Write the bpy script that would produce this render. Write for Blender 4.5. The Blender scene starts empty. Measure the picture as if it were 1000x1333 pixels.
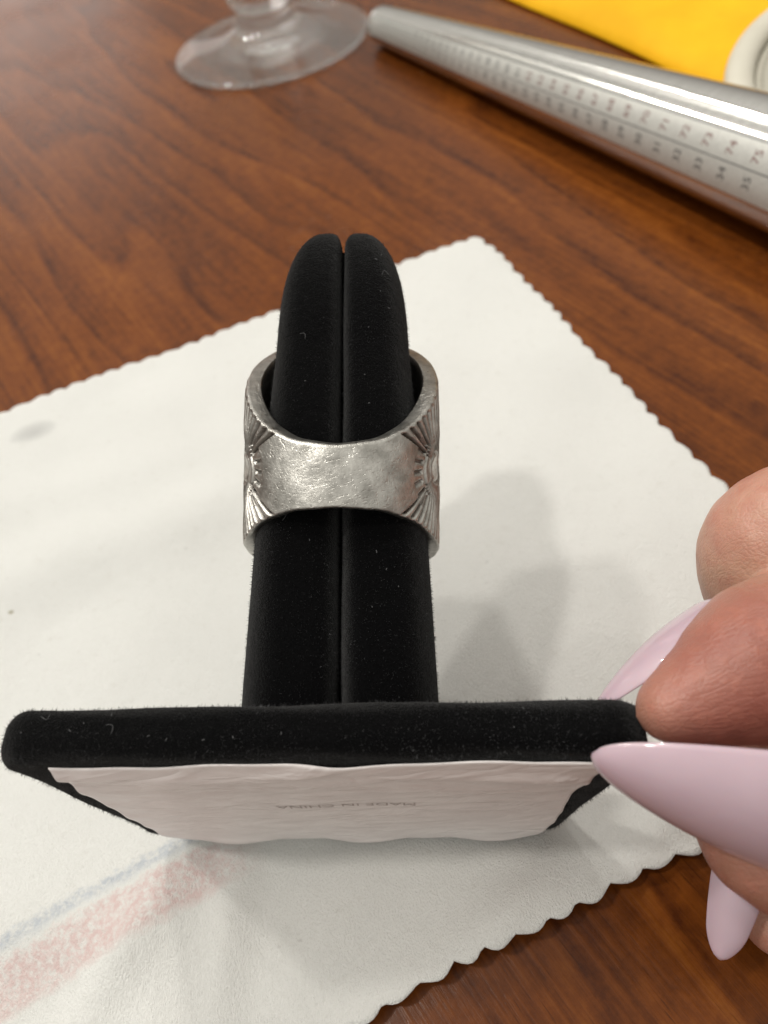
import bpy, bmesh, math, random
import numpy as np
from mathutils import Vector, Matrix
random.seed(7); rng = np.random.default_rng(7)
scn = bpy.context.scene
COL = scn.collection
MM = 0.001

# ------------------------------------------------------------------ camera
F_PX, CX, CY, CAM_H = 963.0, 500.0, 666.5, 105.0          # pixels of the 1000x1333 photograph, millimetres
_p, _r = math.radians(52), math.radians(-14)
_F = np.array([0, math.cos(_p), -math.sin(_p)])
_U0 = np.array([0, math.sin(_p), math.cos(_p)]); _R0 = np.array([1.0, 0, 0])
_R = math.cos(_r)*_R0 + math.sin(_r)*_U0
_U = -math.sin(_r)*_R0 + math.cos(_r)*_U0
_O = np.array([0, 0, CAM_H])
def K(x, y, d):            # camera-aligned millimetres (right, up, away) -> world millimetres
    return _O + _R*x + _U*y + _F*d
def P(px, py, d):          # pixel of the photograph at a distance d -> world millimetres
    return K((px-CX)/F_PX*d, -(py-CY)/F_PX*d, d)
def T(px, py, z=0.0):      # pixel -> the point at height z above the table
    v = _F + _R*(px-CX)/F_PX - _U*(py-CY)/F_PX
    return _O + v*((z-CAM_H)/v[2])

cam = bpy.data.cameras.new('camera'); camo = bpy.data.objects.new('camera', cam); COL.objects.link(camo)
camo.matrix_world = Matrix(((_R[0], _U[0], -_F[0], 0), (_R[1], _U[1], -_F[1], 0),
                            (_R[2], _U[2], -_F[2], CAM_H*MM), (0, 0, 0, 1)))
cam.sensor_fit = 'HORIZONTAL'; cam.sensor_width = 36; cam.lens = 36*F_PX/1000
cam.clip_start = 0.004; cam.clip_end = 50
cam.dof.use_dof = True; cam.dof.focus_distance = 0.081; cam.dof.aperture_fstop = 33
scn.camera = camo

# ------------------------------------------------------------------ world (the room's own even light) and ceiling lamps
w = bpy.data.worlds.new('World'); scn.world = w; w.use_nodes = True
wn = w.node_tree.nodes; wl = w.node_tree.links
bg = wn['Background']
tc = wn.new('ShaderNodeTexCoord'); sx = wn.new('ShaderNodeSeparateXYZ'); wr = wn.new('ShaderNodeValToRGB')
wl.new(tc.outputs['Generated'], sx.inputs[0]); wl.new(sx.outputs['Z'], wr.inputs[0]); wl.new(wr.outputs[0], bg.inputs[0])
wr.color_ramp.elements[0].position = 0.0; wr.color_ramp.elements[0].color = (0.105, 0.092, 0.080, 1)
wr.color_ramp.elements[1].position = 0.8; wr.color_ramp.elements[1].color = (0.53, 0.515, 0.475, 1)
bg.inputs[1].default_value = 1.5
def lamp(name, az, el, dist, size, power, col=(1, 0.965, 0.90), target=(0.0, 0.07, 0.03)):
    a, e = math.radians(az), math.radians(el)
    d = Vector((math.sin(a)*math.cos(e), math.cos(a)*math.cos(e), math.sin(e)))
    L = bpy.data.lights.new(name, 'AREA'); L.shape = 'DISK'; L.size = size; L.energy = power; L.color = col
    o = bpy.data.objects.new(name, L); COL.objects.link(o)
    o.location = Vector(target) + d*dist
    o.rotation_euler = d.to_track_quat('Z', 'Y').to_euler()
    return o
lamp('ceiling_lamp', -85, 69, 1.55, 0.10, 5.9)
lamp('ceiling_lamp', -49, 55, 1.75, 0.11, 6.0)
lamp('ceiling_lamp', -12, 63, 1.60, 0.10, 4.6)
lamp('ceiling_lamp', -38, 44, 2.2, 0.07, 3.2)
lamp('ceiling_lamp', 2, 47, 2.2, 0.07, 3.6)
lamp('window_light', -17, 10, 3.0, 1.0, 2.3, (1, 0.92, 0.88))
vs = scn.view_settings
vs.view_transform = 'Standard'; vs.look = 'None'; vs.gamma = 1; vs.use_curve_mapping = False; vs.exposure = 0.10
scn.render.engine = 'CYCLES'

# ------------------------------------------------------------------ helpers
def tag(o, label=None, cat=None, group=None, kind=None):
    if label: o['label'] = label
    if cat: o['category'] = cat
    if group: o['group'] = group
    if kind: o['kind'] = kind
    return o
def mesh_obj(name, verts, faces, mat, parent=None, origin=(0, 0, 0), smooth=True):
    """verts are world millimetres; origin is the object's own origin in world millimetres"""
    o0 = np.asarray(origin, float)
    v = (np.asarray(verts, float) - o0)*MM
    me = bpy.data.meshes.new(name); me.from_pydata(v.tolist(), [], [list(map(int, f)) for f in faces]); me.update()
    if smooth: me.polygons.foreach_set('use_smooth', [True]*len(me.polygons))
    if mat: me.materials.append(mat)
    ob = bpy.data.objects.new(name, me); COL.objects.link(ob)
    if parent is not None:
        ob.parent = parent; ob.location = Vector((o0*MM).tolist()) - parent.location
    else: ob.location = (o0*MM).tolist()
    return ob
def fix_normals(ob):
    bm = bmesh.new(); bm.from_mesh(ob.data); bmesh.ops.recalc_face_normals(bm, faces=bm.faces); bm.to_mesh(ob.data); bm.free()
def empty(name, loc):
    o = bpy.data.objects.new(name, None); COL.objects.link(o); o.location = (np.asarray(loc)*MM).tolist(); o.empty_display_size = 0.01
    return o
def grid_faces(nu, nv, closed_u=False, closed_v=False, off=0):
    f = []
    for i in range(nu if closed_u else nu-1):
        for j in range(nv if closed_v else nv-1):
            a = i*nv+j; b = ((i+1) % nu)*nv+j; c = ((i+1) % nu)*nv+(j+1) % nv; d = i*nv+(j+1) % nv
            f.append((a+off, b+off, c+off, d+off))
    return f
class N:
    """small node-tree builder"""
    def __init__(s, name):
        s.m = bpy.data.materials.new(name); s.m.use_nodes = True
        s.t = s.m.node_tree; s.b = s.t.nodes['Principled BSDF']; s.out = s.t.nodes['Material Output']
    def n(s, typ, **kw):
        x = s.t.nodes.new(typ)
        for k, v in kw.items():
            if k.startswith('_'): setattr(x, k[1:], v)
            else: x.inputs[k.replace('__', ' ')].default_value = v
        return x
    def l(s, a, b): s.t.links.new(a, b)
    def set(s, **kw):
        for k, v in kw.items(): s.b.inputs[k.replace('__', ' ')].default_value = v
        return s
    def math(s, op, a, b=None, c=None, clamp=False):
        x = s.t.nodes.new('ShaderNodeMath'); x.operation = op; x.use_clamp = clamp
        for i, q in enumerate((a, b, c)):
            if q is None: continue
            if isinstance(q, (int, float)): x.inputs[i].default_value = q
            else: s.l(q, x.inputs[i])
        return x.outputs[0]
    def ramp(s, fac, stops, interp='LINEAR'):
        x = s.t.nodes.new('ShaderNodeValToRGB'); cr = x.color_ramp; cr.interpolation = interp
        while len(cr.elements) < len(stops): cr.elements.new(0.5)
        for e, (p, c) in zip(cr.elements, stops):
            e.position = p; e.color = (c, c, c, 1) if isinstance(c, (int, float)) else (*c, 1)
        s.l(fac, x.inputs[0]); return x.outputs[0]
    def mix(s, fac, a, b, mode='MIX'):
        x = s.t.nodes.new('ShaderNodeMix'); x.data_type = 'RGBA'; x.blend_type = mode
        for i, q in ((0, fac), (6, a), (7, b)):
            if isinstance(q, (int, float)): x.inputs[i].default_value = q if i == 0 else (q, q, q, 1)
            elif isinstance(q, tuple): x.inputs[i].default_value = (*q, 1)
            else: s.l(q, x.inputs[i])
        return x.outputs[2]
    def noise(s, vec, scale, detail=4, rough=0.55, dist=0.0):
        x = s.n('ShaderNodeTexNoise', Scale=scale, Detail=detail, Roughness=rough, Distortion=dist)
        s.l(vec, x.inputs['Vector']); return x.outputs['Fac']
    def obj(s, scale=(1, 1, 1), rot=(0, 0, 0), loc=(0, 0, 0)):
        c = s.t.nodes.new('ShaderNodeTexCoord'); m = s.t.nodes.new('ShaderNodeMapping')
        m.inputs['Scale'].default_value = scale; m.inputs['Rotation'].default_value = rot; m.inputs['Location'].default_value = loc
        s.l(c.outputs['Object'], m.inputs[0]); return m.outputs[0]
    def bump(s, h, strength=0.3, dist=0.0002, prev=None):
        x = s.n('ShaderNodeBump', Strength=strength, Distance=dist); s.l(h, x.inputs['Height'])
        if prev is not None: s.l(prev, x.inputs['Normal'])
        s.l(x.outputs[0], s.b.inputs['Normal']); return x.outputs[0]

# ------------------------------------------------------------------ materials
def mat_wood():
    m = N('wood')
    ang = math.radians(66)                               # turn the grain onto local x
    v = m.obj(scale=(1000, 1000, 1000), rot=(0, 0, ang))  # millimetres along / across the grain
    sep = m.n('ShaderNodeSeparateXYZ'); m.l(v, sep.inputs[0]); X, Y = sep.outputs[0], sep.outputs[1]
    st = m.n('ShaderNodeMapping'); st.inputs['Scale'].default_value = (0.16, 1, 1); m.l(v, st.inputs[0]); sv = st.outputs[0]
    n1 = m.noise(sv, 0.014, 3, 0.5); n2 = m.noise(sv, 0.06, 4, 0.55)
    # growth rings cut at a low angle: nested arches
    yy = m.math('ADD', m.math('ADD', Y, 120.0), m.math('MULTIPLY', m.math('SUBTRACT', n1, 0.5), 150.0))
    xx = m.math('ADD', m.math('MULTIPLY', X, 0.13), 46.0)
    r = m.math('SQRT', m.math('ADD', m.math('MULTIPLY', yy, yy), m.math('MULTIPLY', xx, xx)))
    r = m.math('ADD', r, m.math('MULTIPLY', n2, 9.0))
    ph = m.math('FRACT', m.math('MULTIPLY', r, 0.068))
    ring = m.ramp(ph, [(0.0, 0.10), (0.12, 0.45), (0.55, 0.62), (0.86, 1.0), (0.97, 0.2), (1.0, 0.10)])
    fibre = m.n('ShaderNodeMapping'); fibre.inputs['Scale'].default_value = (0.05, 1, 1); m.l(v, fibre.inputs[0])
    f1 = m.noise(fibre.outputs[0], 1.1, 5, 0.65); f2 = m.noise(fibre.outputs[0], 0.28, 3, 0.6)
    blot = m.noise(sv, 0.085, 5, 0.65); fig = m.noise(v, 0.34, 4, 0.7)
    pore = m.noise(fibre.outputs[0], 2.6, 3, 0.7); cloud = m.noise(sv, 0.03, 4, 0.6)
    t = m.math('ADD', m.math('ADD', m.math('MULTIPLY', ring, 0.15), 0.03), m.math('MULTIPLY', f1, 0.30))
    t = m.math('ADD', t, m.math('MULTIPLY', blot, 0.30))
    t = m.math('ADD', t, m.math('MULTIPLY', fig, 0.32))
    t = m.math('ADD', t, m.math('MULTIPLY', f2, 0.24))
    t = m.math('ADD', t, m.math('MULTIPLY', cloud, 0.18))
    c = m.ramp(t, [(0.50, (0.017, 0.0042, 0.0012)), (0.66, (0.066, 0.0160, 0.0028)), (0.82, (0.145, 0.039, 0.0052)), (1.0, (0.235, 0.074, 0.0105))])
    c = m.mix(m.ramp(pore, [(0.60, 0.0), (0.72, 0.55)]), c, (0.020, 0.0055, 0.0016))
    m.l(c, m.b.inputs['Base Color'])
    rr = m.ramp(m.noise(v, 0.02, 4, 0.6), [(0.3, 0.20), (0.7, 0.30)]); m.l(rr, m.b.inputs['Roughness'])
    m.set(IOR=1.5, Specular__IOR__Level=0.22)
    m.bump(m.math('ADD', f1, m.math('MULTIPLY', fig, 0.6)), 0.22, 0.0003)
    return m.m
CB = np.array([38.8, 157.2, 0.0])                          # far corner of the cloth
CU = np.array([-0.981, -0.194, 0]); CV = np.array([0.194, -0.981, 0])
def mat_cloth():
    m = N('fleece_cloth')
    v = m.obj(scale=(1000,)*3)
    fb_ = m.n('ShaderNodeMapping'); fb_.inputs['Scale'].default_value = (1.5, 0.8, 1); fb_.inputs['Rotation'].default_value = (0, 0, 0.35); m.l(v, fb_.inputs[0]); fine = m.noise(fb_.outputs[0], 3.6, 3, 0.75); mid = m.noise(v, 0.5, 4, 0.6); big = m.noise(v, 0.035, 3, 0.5)
    c = m.mix(m.ramp(big, [(0.35, 0.0), (0.7, 1.0)]), (0.90, 0.90, 0.87), (0.86, 0.86, 0.83))
    c = m.mix(m.ramp(mid, [(0.60, 0.0), (0.8, 0.35)]), c, (0.70, 0.68, 0.63))
    c = m.mix(m.ramp(fine, [(0.30, 0.5), (0.50, 0.0)]), c, (0.74, 0.735, 0.70))
    sep = m.n('ShaderNodeSeparateXYZ'); m.l(v, sep.inputs[0]); X, Y = sep.outputs[0], sep.outputs[1]
    # two rubbed-in pastel print bands on the near left of the cloth
    dx, dy = 0.955, 0.295
    along = m.math('ADD', m.math('MULTIPLY', m.math('ADD', X, 100.0), dx), m.math('MULTIPLY', m.math('ADD', Y, 131.0), dy))
    acr = m.math('SUBTRACT', m.math('MULTIPLY', m.math('ADD', X, 100.0), dy), m.math('MULTIPLY', m.math('ADD', Y, 131.0), dx))
    acr = m.math('ADD', acr, m.math('MULTIPLY', m.math('SUBTRACT', m.noise(v, 0.55, 6, 0.8), 0.5), 3.6))
    def band(c0, hw, soft):
        d = m.math('ABSOLUTE', m.math('SUBTRACT', acr, c0))
        return m.ramp(m.math('DIVIDE', d, hw), [(max(0, 1-soft)*0.5, 1.0), (min(1, (1+soft)*0.5), 0.0)]) if False else m.math('MULTIPLY', m.math('SUBTRACT', 1.0 + soft, m.math('DIVIDE', d, hw)), 1/(2*soft), clamp=True)
    lim = m.math('MULTIPLY', m.math('SUBTRACT', 34.0, along), 0.12, clamp=True)
    rub = m.ramp(m.noise(v, 1.1, 4, 0.7), [(0.36, 0.15), (0.60, 1.0)])
    fb = m.math('MULTIPLY', m.math('MULTIPLY', band(0.3, 0.9, 0.6), lim), m.math('MULTIPLY', rub, 0.75))
    fp = m.math('MULTIPLY', m.math('MULTIPLY', band(5.4, 3.1, 0.22), lim), m.math('MULTIPLY', rub, 0.62))
    c = m.mix(fb, c, (0.52, 0.57, 0.64)); c = m.mix(fp, c, (0.74, 0.46, 0.44))
    # a grey smudge and a few specks of lint
    def spot(x0, y0, rx, ry, k):
        q = m.math('ADD', m.math('POWER', m.math('DIVIDE', m.math('SUBTRACT', X, x0), rx), 2.0), m.math('POWER', m.math('DIVIDE', m.math('SUBTRACT', Y, y0), ry), 2.0))
        return m.math('MULTIPLY', m.math('SUBTRACT', 1.0, m.math('ADD', q, m.math('MULTIPLY', mid, 0.4)), clamp=True), k)
    c = m.mix(spot(-108, -31.5, 6.5, 3.6, 0.55), c, (0.33, 0.33, 0.33))
    c = m.mix(spot(-106.7, -78.1, 0.75, 0.5, 0.9), c, (0.28, 0.24, 0.10))
    c = m.mix(m.ramp(m.noise(v, 0.75, 1, 0.3), [(0.80, 0.0), (0.84, 0.3)]), c, (0.42, 0.41, 0.38))
    m.l(c, m.b.inputs['Base Color']); m.set(Roughness=0.95, Sheen__Weight=0.15, Specular__IOR__Level=0.15)
    b = m.bump(m.math('ADD', fine, m.math('MULTIPLY', mid, 0.25)), 0.85, 0.00055)
    return m.m
def mat_velvet(name='black_velvet'):
    m = N(name); v = m.obj(scale=(1000,)*3)
    f = m.noise(v, 5.0, 4, 0.75); g = m.noise(v, 0.9, 3, 0.6)
    c = m.ramp(f, [(0.42, (0.0012, 0.0012, 0.0014)), (0.70, (0.0045, 0.0045, 0.005)), (0.82, (0.02, 0.02, 0.022))])
    m.l(c, m.b.inputs['Base Color'])
    m.set(Roughness=0.95, Specular__IOR__Level=0.05, Sheen__Weight=0.13, Sheen__Roughness=0.35)
    m.bump(m.math('ADD', f, g), 0.8, 0.0003)
    return m.m
def mat_silver():
    m = N('worn_silver'); v = m.obj(scale=(1000,)*3)
    sc = m.n('ShaderNodeMapping'); sc.inputs['Scale'].default_value = (1, 0.22, 1); sc.inputs['Rotation'].default_value = (0.3, 0.2, 0.5); m.l(v, sc.inputs[0])
    big = m.noise(v, 0.55, 5, 0.65); pit = m.noise(v, 2.4, 4, 0.7); scr = m.noise(sc.outputs[0], 3.0, 4, 0.7)
    vo = m.n('ShaderNodeTexVoronoi', Scale=1.6, Randomness=1.0); vo.feature = 'DISTANCE_TO_EDGE'; m.l(sc.outputs[0], vo.inputs['Vector'])
    ed = m.ramp(vo.outputs['Distance'], [(0.0, 0.0), (0.06, 1.0)])
    c = m.mix(m.ramp(big, [(0.35, 0.0), (0.68, 1.0)]), (0.35, 0.34, 0.315), (0.60, 0.585, 0.55))
    c = m.mix(m.ramp(pit, [(0.62, 0.0), (0.74, 0.7)]), c, (0.20, 0.17, 0.145))
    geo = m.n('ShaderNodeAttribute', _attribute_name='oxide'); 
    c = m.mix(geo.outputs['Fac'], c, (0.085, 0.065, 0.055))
    m.l(c, m.b.inputs['Base Color'])
    m.l(m.ramp(m.math('ADD', m.math('MULTIPLY', pit, 0.5), m.math('MULTIPLY', scr, 0.5)), [(0.35, 0.26), (0.65, 0.46)]), m.b.inputs['Roughness'])
    m.set(Metallic=1.0)
    sc2 = m.n('ShaderNodeMapping'); sc2.inputs['Scale'].default_value = (0.5, 3.0, 3.0); sc2.inputs['Rotation'].default_value = (0.1, 0.9, 0.25); m.l(v, sc2.inputs[0])
    nick = m.ramp(m.noise(sc2.outputs[0], 1.5, 2, 0.5), [(0.62, 1.0), (0.68, 0.0)])
    nick2 = m.ramp(m.noise(sc.outputs[0], 2.2, 2, 0.5), [(0.64, 1.0), (0.70, 0.0)])
    h = m.math('ADD', m.math('MULTIPLY', m.math('ADD', nick, nick2), 0.30), m.math('ADD', m.math('MULTIPLY', scr, 0.35), m.math('MULTIPLY', big, 0.8)))
    h = m.math('ADD', h, m.math('MULTIPLY', pit, 0.5))
    m.bump(h, 0.46, 0.00016)
    return m.m
def mat_steel():
    m = N('turned_steel'); v = m.obj(scale=(1000,)*3)
    st = m.n('ShaderNodeMapping'); st.inputs['Scale'].default_value = (0.2, 0.2, 6); m.l(v, st.inputs[0])
    n = m.noise(st.outputs[0], 0.8, 3, 0.6)
    m.l(m.ramp(n, [(0.3, (0.64, 0.63, 0.60)), (0.7, (0.78, 0.77, 0.74))]), m.b.inputs['Base Color'])
    tn = m.n('ShaderNodeTangent'); tn.direction_type = 'RADIAL'; tn.axis = 'Z'; m.l(tn.outputs[0], m.b.inputs['Tangent'])
    m.set(Metallic=1.0, Roughness=0.13, Anisotropic=0.98, Anisotropic__Rotation=0.25)
    m.bump(n, 0.05, 0.00005)
    return m.m
def mat_frost():
    m = N('etched_steel'); v = m.obj(scale=(1000,)*3)
    n = m.noise(v, 1.2, 4, 0.7)
    m.l(m.ramp(n, [(0.3, (0.52, 0.52, 0.49)), (0.7, (0.62, 0.62, 0.585))]), m.b.inputs['Base Color'])
    m.set(Metallic=0.35, Roughness=0.5); m.bump(n, 0.1, 0.0001)
    return m.m
def mat_plain(name, col, rough=0.6, **kw):
    m = N(name); m.set(Base__Color=(*col, 1), Roughness=rough, **kw); return m
def mat_ink(name, col):
    m = N(name); v = m.obj(scale=(1000,)*3)
    m.l(m.mix(m.noise(v, 3.0, 3, 0.6), tuple(x*0.7 for x in col), tuple(min(1, x*1.3) for x in col)), m.b.inputs['Base Color']); m.set(Roughness=0.6)
    return m.m
def mat_paper():
    m = N('lining_paper'); v = m.obj(scale=(1000,)*3)
    n = m.noise(v, 0.22, 4, 0.6); f = m.noise(v, 3.0, 3, 0.6)
    m.l(m.ramp(n, [(0.3, (0.78, 0.72, 0.71)), (0.7, (0.86, 0.81, 0.80))]), m.b.inputs['Base Color'])
    m.set(Roughness=0.30, Specular__IOR__Level=0.5)
    st = m.n('ShaderNodeMapping'); st.inputs['Scale'].default_value = (0.25, 1, 1); m.l(v, st.inputs[0])
    wr_ = m.noise(st.outputs[0], 0.30, 3, 0.5, 0.8)
    m.bump(m.math('ADD', m.math('MULTIPLY', m.math('ABSOLUTE', m.math('SUBTRACT', wr_, 0.5)), 6.0), m.math('MULTIPLY', f, 0.15)), 0.35, 0.0004)
    return m.m
def mat_skin():
    m = N('skin'); v = m.obj(scale=(1000,)*3)
    big = m.noise(v, 0.085, 3, 0.55); mid = m.noise(v, 0.5, 4, 0.65); fine = m.noise(v, 2.2, 4, 0.7)
    c = m.mix(m.ramp(big, [(0.36, 0.0), (0.64, 1.0)]), (0.53, 0.315, 0.225), (0.49, 0.225, 0.17))
    red = m.n('ShaderNodeAttribute', _attribute_name='flush')
    c = m.mix(m.math('MULTIPLY', red.outputs['Fac'], 0.95, clamp=True), c, (0.25, 0.070, 0.050))
    c = m.mix(m.ramp(mid, [(0.48, 0.0), (0.72, 0.5)]), c, (0.45, 0.175, 0.125))
    m.l(c, m.b.inputs['Base Color'])
    m.set(Roughness=0.40, Subsurface__Weight=0.22, Subsurface__Scale=0.0022, Subsurface__Radius=(1.0, 0.35, 0.18), Specular__IOR__Level=0.42)
    ln = m.n('ShaderNodeMapping'); ln.inputs['Scale'].default_value = (0.35, 1.5, 1.3); ln.inputs['Rotation'].default_value = (0.2, 0.35, 0.3); m.l(v, ln.inputs[0])
    vo = m.n('ShaderNodeTexVoronoi', Scale=1.15); vo.feature = 'DISTANCE_TO_EDGE'; m.l(ln.outputs[0], vo.inputs['Vector'])
    vo2 = m.n('ShaderNodeTexVoronoi', Scale=2.6); vo2.feature = 'DISTANCE_TO_EDGE'; m.l(v, vo2.inputs['Vector'])
    crease = m.ramp(m.noise(ln.outputs[0], 0.33, 3, 0.5, 0.6), [(0.46, 1.0), (0.50, 0.0), (0.54, 1.0)])
    h = m.math('ADD', m.math('MULTIPLY', m.ramp(vo.outputs['Distance'], [(0, 0.0), (0.16, 1.0)]), 0.55), m.math('MULTIPLY', m.ramp(vo2.outputs['Distance'], [(0, 0.0), (0.2, 1.0)]), 0.35))
    h = m.math('ADD', h, m.math('ADD', m.math('MULTIPLY', mid, 0.9), m.math('ADD', m.math('MULTIPLY', fine, 0.5), m.math('MULTIPLY', crease, 0.8))))
    m.bump(h, 0.24, 0.00024)
    return m.m
def mat_nail():
    m = N('lilac_nail'); v = m.obj(scale=(1000,)*3)
    m.l(m.ramp(m.noise(v, 0.12, 3, 0.5), [(0.3, (0.49, 0.355, 0.415)), (0.7, (0.54, 0.40, 0.46))]), m.b.inputs['Base Color'])
    m.set(Roughness=0.38, Coat__Weight=0.9, Coat__Roughness=0.07, Subsurface__Weight=0.15, Subsurface__Scale=0.001)
    m.bump(m.noise(v, 0.35, 2, 0.5), 0.12, 0.0003)
    return m.m
def mat_glass():
    m = N('clear_glass'); v = m.obj(scale=(1000,)*3)
    m.set(Base__Color=(0.98, 0.985, 0.98, 1), Roughness=0.0, IOR=1.5, Transmission__Weight=1.0)
    m.bump(m.noise(v, 0.04, 2, 0.5), 0.08, 0.001)
    tr = m.n('ShaderNodeBsdfTransparent', Color=(0.97, 0.975, 0.97, 1)); mx = m.n('ShaderNodeMixShader', Fac=0.35)
    m.l(m.b.outputs[0], mx.inputs[1]); m.l(tr.outputs[0], mx.inputs[2]); m.l(mx.outputs[0], m.out.inputs[0])
    return m.m
def mat_envelope():
    m = N('yellow_kraft'); v = m.obj(scale=(1000,)*3)
    m.l(m.ramp(m.noise(v, 0.06, 5, 0.6), [(0.3, (0.82, 0.42, 0.006)), (0.7, (0.92, 0.50, 0.010))]), m.b.inputs['Base Color'])
    m.set(Roughness=0.62, Specular__IOR__Level=0.15); m.bump(m.noise(v, 0.12, 4, 0.6), 0.3, 0.001)
    return m.m
def mat_leather(name, a, b):
    m = N(name); v = m.obj(scale=(1000,)*3)
    vo = m.n('ShaderNodeTexVoronoi', Scale=0.9); vo.feature = 'SMOOTH_F1'; m.l(v, vo.inputs['Vector'])
    m.l(m.mix(m.noise(v, 0.1, 4, 0.6), a, b), m.b.inputs['Base Color'])
    m.set(Roughness=0.5); m.bump(vo.outputs['Distance'], 0.25, 0.0004)
    return m.m
M_WOOD, M_CLOTH, M_VEL, M_SILVER, M_STEEL = mat_wood(), mat_cloth(), mat_velvet(), mat_silver(), mat_steel()
M_PAPER, M_SKIN, M_NAIL, M_GLASS, M_ENV = mat_paper(), mat_skin(), mat_nail(), mat_glass(), mat_envelope()
M_LEATHER = mat_leather('cream_leather', (0.56, 0.53, 0.44), (0.64, 0.61, 0.52))
M_LINING = mat_leather('grey_lining', (0.40, 0.38, 0.31), (0.50, 0.47, 0.40))
M_FROST = mat_frost()
M_THREAD = mat_ink('stitch_thread', (0.42, 0.40, 0.33))
M_BLACK, M_RED, M_GREY = mat_ink('black_ink', (0.035, 0.035, 0.04)), mat_ink('red_ink', (0.17, 0.055, 0.05)), mat_ink('grey_ink', (0.52, 0.465, 0.45))
def mat_pile():
    m = N('velvet_pile'); v = m.obj(scale=(1000,)*3)
    n = m.noise(v, 0.22, 4, 0.65); f = m.noise(v, 6.0, 2, 0.5)
    c = m.mix(m.ramp(n, [(0.40, 0.0), (0.66, 1.0)]), (0.004, 0.004, 0.0045), (0.075, 0.075, 0.08))
    m.l(m.mix(m.ramp(f, [(0.45, 0.0), (0.7, 1.0)]), c, (0.004, 0.004, 0.004)), m.b.inputs['Base Color']); m.set(Roughness=0.7)
    return m.m
M_PILE = mat_pile()
M_LINT = mat_ink('lint', (0.12, 0.12, 0.125))

# ------------------------------------------------------------------ table
def table():
    x0, x1, y0, y1, r, t = -700, 800, -420, 900, 10, 26
    prof = [(r, -t), (r*0.3, -t+r*0.3), (0, -t+r), (0, -r*0.5), (r*0.15, -r*0.15), (r*0.5, 0)]
    vs, fs = [], []
    for ins, z in prof:
        vs += [(x0+ins, y0+ins, z), (x1-ins, y0+ins, z), (x1-ins, y1-ins, z), (x0+ins, y1-ins, z)]
    n = len(prof)
    for k in range(n-1):
        for j in range(4): fs.append((k*4+j, k*4+(j+1) % 4, (k+1)*4+(j+1) % 4, (k+1)*4+j))
    fs.append((0, 3, 2, 1)); fs.append(tuple((n-1)*4+j for j in range(4)))
    o = mesh_obj('table', vs, fs, M_WOOD, smooth=False)
    tag(o, 'polished reddish brown wooden table top with arched grain', 'table', kind='structure')
table()

# ------------------------------------------------------------------ polishing cloth
def sstep(a, b, x):
    t = np.clip((x-a)/(b-a), 0, 1); return t*t*(3-2*t)
def cloth_height(X, Y):
    """X, Y world millimetres -> cloth middle height"""
    z = 0.55 + 0.25*np.sin(X*0.09+Y*0.05) + 0.18*np.sin(X*0.21-Y*0.13+1.0)
    def ridge(a, b, h, wd):
        a, b = np.array(a), np.array(b); d = b-a; L = np.hypot(*d); d = d/L
        s = (X-a[0])*d[0]+(Y-a[1])*d[1]; q = -(X-a[0])*d[1]+(Y-a[1])*d[0]
        fade = sstep(-15, 12, s)*(1-sstep(L-12, L+15, s))
        return h*fade*np.exp(-(q/wd)**2)
    B = CB[:2]
    z += ridge(B+(-130, -74), B+(-60, -64), 2.3, 8)
    z += ridge(B+(-125, -52), B+(-70, -50), 0.9, 6)
    z += ridge((-70, 30), (-35, 24), 2.6, 8)
    z += ridge((-25, 14), (-12, 27), 1.3, 4)
    z += ridge((-2, 8), (6, 22), 1.0, 4)
    z += ridge((22, 16), (45, 36), 1.6, 6)
    z += ridge((-52, 14), (-38, 30), 1.5, 3.2) + ridge((-34, 12), (-30, 30), 1.2, 2.6) + ridge((-5, 12), (14, 20), 1.3, 3.0) + ridge((12, 14), (30, 24), 1.1, 2.6)
    z += ridge((48, 100), (20, 120), 0.8, 7) + ridge((-60, 120), (0, 135), 0.7, 9)
    u = (X-CB[0])*CU[0]+(Y-CB[1])*CU[1]; v = (X-CB[0])*CV[0]+(Y-CB[1])*CV[1]
    near = sstep(118, 136, v)
    z += near*(2.2+1.1*np.sin(u*0.11+0.6)+0.6*np.sin(u*0.25))
    z += sstep(8, 0, u)*0.35 + sstep(8, 0, v)*0.25
    # pressed flat where the stand's corner rests
    press = np.exp(-(((X-8)/13)**2+((Y-27)/8)**2)); z = z*(1-press)+0.45*press
    return np.maximum(z, 0.36)
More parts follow.
